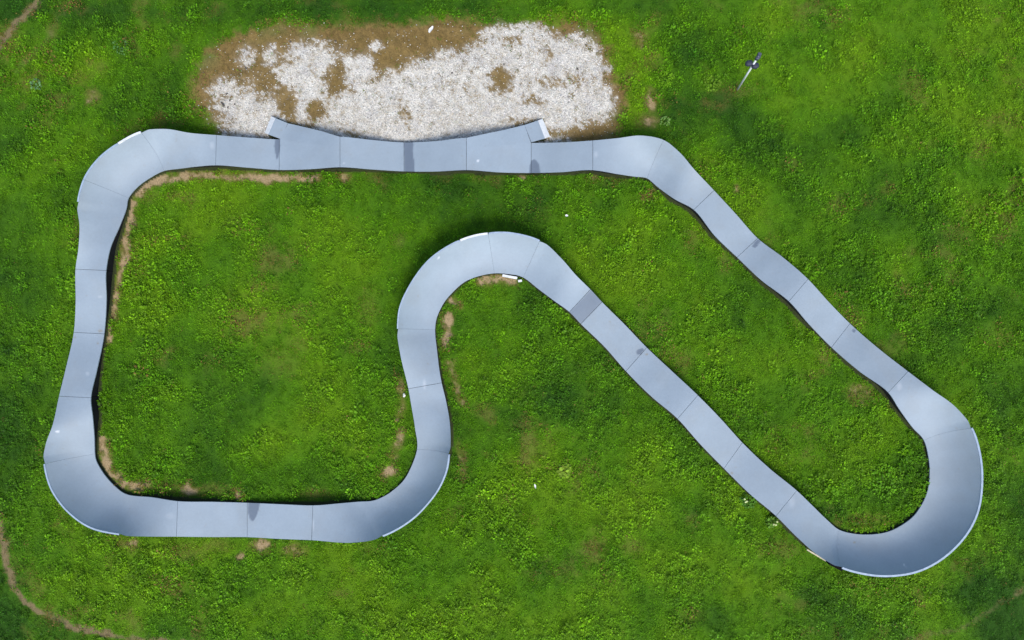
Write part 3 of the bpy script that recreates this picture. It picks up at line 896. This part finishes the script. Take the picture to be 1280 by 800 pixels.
scrap(538.8, 36.8, .24, .10, 62, 'crumpled white paper scrap on the brown earth above the gravel patch', lift=.02)
scrap(668.8, 606.8, .16, .055, -72, 'narrow white litter strip lying in open grass below the middle turn', lift=.09)
scrap(708.2, 270, .09, .075, 20, 'tiny pale litter scrap in the grass north of the middle turn', lift=.09)

# metal pole with two dark fittings
def pole():
    b = np.array([*W(922, 112, 0)[:2], -.05]); h = 2.33
    t = W(947.3, 71.5, h)
    root = tag(empty('metal_pole', tuple(b)), 'slightly leaning thin grey metal pole with a dark twin fitting, alone in the grass', 'pole')
    d = t - b
    at_ = lambda u: d * u
    mb = MB(); mb.tube((0, 0, 0), at_(.97), .031, .028, 18); mb.build('shaft', M_GALV, root)
    mb = MB(); mb.tube(at_(.955), at_(1.02), .06, .05, 16); mb.tube(at_(1.02), at_(1.035), .05, .02, 16)
    u = at_(.99); mb.box((u[0] + .04, u[1] + .06, u[2]), (.11, .16, .07), -.35, bev=.015)
    mb.build('top_cap', M_GREYCAP, root)
    c = at_(.80)
    mb = MB(); mb.tube(c + np.array((-.16, .05, 0)), c + np.array((.10, -.03, 0)), .022, n=10); mb.build('cross_arm', M_LAMP, root)
    for sx, sy in ((-.12, .04), (.06, -.03)):
        hd = MB()
        q = c + np.array((sx, sy, -.02))
        n, m = 9, 17
        P = np.zeros((n, m, 3))
        for a in range(n):
            f = math.pi * a / (n - 1)
            for e in range(m):
                g = 2 * math.pi * e / (m - 1)
                s = lambda w: math.copysign(abs(w)**.7, w)
                P[a, e] = q + np.array((.105 * s(math.sin(f)) * s(math.cos(g)), .085 * s(math.sin(f)) * s(math.sin(g)), .08 * s(math.cos(f))))
        hd.grid(P, True)
        hd.build('lamp_head', M_LAMP, root)
    return root


pole()


# leafy weeds that stand out from the sward
def weed(x, y, n, rad, col, label, cat, name, group=None, leaf=.1, height=.18, flowers=0, seed=0):
    rg = np.random.default_rng(seed)
    root = tag(empty(name, ((x - 640) * S, (400 - y) * S, ground_z(x, y))), label, cat, group)
    vs, fs, cs = [], [], []
    for q in range(n):
        a = rg.random() * 6.28; r0 = math.sqrt(rg.random()) * rad; h = height * (1 - .6 * r0 / rad) * (.5 + .6 * rg.random())
        p = np.array((math.cos(a) * r0, math.sin(a) * r0, h))
        a2 = a + rg.normal(0, .7); e = rg.normal(.1, .35)
        d = np.array((math.cos(a2) * math.cos(e), math.sin(a2) * math.cos(e), math.sin(e)))
        s = np.array((-math.sin(a2), math.cos(a2), rg.normal(0, .2)))
        l = leaf * (.6 + .7 * rg.random()); w = l * .32
        b = len(vs)
        vs += [p, p + d * l * .35 + s * w, p + d * l * .7 + s * w * .8 - np.array((0, 0, .1 * l)), p + d * l - np.array((0, 0, .25 * l)), p + d * l * .7 - s * w * .8 - np.array((0, 0, .1 * l)), p + d * l * .35 - s * w]
        fs.append(tuple(range(b, b + 6)))
        c = np.array(col) * math.exp(rg.normal(0, .25))
        cs += [c] * 6
    me = MB(); me.v = vs; me.f = fs; me.sm = [False] * len(fs)
    o = me.build('leaves', M_LEAF, root)
    at_ = o.data.attributes.new('tint', 'FLOAT_COLOR', 'POINT')
    at_.data.foreach_set('color', np.concatenate([np.array(cs), np.ones((len(cs), 1))], 1).astype(np.float32).ravel())
    st = MB()
    for q in range(5):
        a = rg.random() * 6.28
        st.tube((0, 0, -.02), (math.cos(a) * rad * .5, math.sin(a) * rad * .5, height * .7), .004, .002, 5)
    st.build('stem', M_STEM, root)
    for q in range(flowers):
        a = rg.random() * 6.28; r0 = rad * (.3 + .6 * rg.random())
        c = np.array((math.cos(a) * r0, math.sin(a) * r0, height * 1.15))
        f = MB()
        for w in range(7):
            t = w / 7 * 6.28
            f.tube(c + np.array((math.cos(t), math.sin(t), 0)) * .018, c + np.array((math.cos(t), math.sin(t), .35)) * .030, .016, .006, 6)
        f.tube(c - (0, 0, .01), c + (0, 0, .018), .022, .014, 8)
        f.tube(c - (0, 0, height * 1.1), c - (0, 0, .01), .003, .003, 5)
        f.build('flower_head', M_FLOWER, root)
    return root


M_STEM = simple('green_stem', (.05, .10, .02), .6)
M_FLOWER = simple('pale_yellow_petals', (.46, .52, .22), .6, var=.08)
weed(935, 625, 70, .22, (.06, .16, .012), 'bright weed with pale flower heads at the outer edge of the long diagonal', 'weed', 'flowering_weed', leaf=.10, flowers=3, seed=1)
weed(964.5, 651.5, 50, .16, (.075, .17, .014), 'small weed with pale flower heads beside the outer edge near the big turn', 'weed', 'flowering_weed', leaf=.09, flowers=3, seed=2)
weed(705.5, 588, 60, .18, (.17, .27, .02), 'light yellow-green leafy weed in open grass below the middle turn', 'weed', 'leafy_weed', leaf=.12, seed=3)
weed(1106, 602, 260, .50, (.075, .20, .004), 'broad leafy weed clump in the grass inside the big turn', 'weed', 'leafy_weed', leaf=.085, height=.16, seed=4)
weed(832, 98, 80, .24, (.12, .26, .006), 'bright leafy weed in the grass right of the gravel patch', 'weed', 'leafy_weed', leaf=.075, height=.13, seed=5)
weed(831, 152, 40, .14, (.13, .24, .05), 'small pale leafy weed near the outer edge of the upper right turn', 'weed', 'leafy_weed', leaf=.07, height=.13, seed=6)
weed(890, 104, 90, .28, (.11, .21, .012), 'yellow-green weed in the grass left of the metal pole', 'weed', 'leafy_weed', leaf=.075, height=.13, seed=7)
weed(152, 57, 70, .26, (.07, .16, .04), 'grey-green weed patch in the grass above the upper left turn', 'weed', 'leafy_weed', leaf=.07, height=.13, seed=8)
weed(45, 106, 60, .16, (.12, .24, .09), 'pale green weed near the left edge of the meadow', 'weed', 'leafy_weed', leaf=.07, height=.13, seed=9)
weed(1120, 594, 60, .22, (.11, .25, .006), 'smaller bright weed beside the broad clump inside the big turn', 'weed', 'leafy_weed', leaf=.08, height=.15, seed=11)

# ------------------------------------------------------------------ light
ELEV, AZ = 52, 14              # bright overcast, the sun behind thin cloud to the south-south-east
w = bpy.data.worlds.new('World'); scene.world = w; w.use_nodes = True
nt = w.node_tree
sky = nt.nodes.new('ShaderNodeTexSky'); sky.sky_type = 'NISHITA'; sky.sun_disc = False
sky.sun_elevation = R(ELEV); sky.sun_rotation = R(180 - AZ)
sky.air_density = 1.0; sky.dust_density = 1.6; sky.ozone_density = 1.0
nt.links.new(sky.outputs[0], nt.nodes['Background'].inputs['Color'])
nt.nodes['Background'].inputs['Strength'].default_value = .12
sun = bpy.data.lights.new('sun', 'SUN'); sun.energy = 1.5; sun.angle = R(24); sun.color = (1, .955, .89)
so = bpy.data.objects.new('sun', sun); so.rotation_euler = (R(90 - ELEV), 0, R(AZ)); COL.objects.link(so)

cam = bpy.data.cameras.new('camera'); cam.sensor_width = 36; cam.lens = 24; cam.clip_end = 4000
co_ = bpy.data.objects.new('camera', cam); co_.location = (0, 0, CAM_H); COL.objects.link(co_)
scene.camera = co_
vs = scene.view_settings
vs.view_transform = 'Standard'; vs.look = 'None'; vs.exposure = 1.27; vs.gamma = 1; vs.use_curve_mapping = False
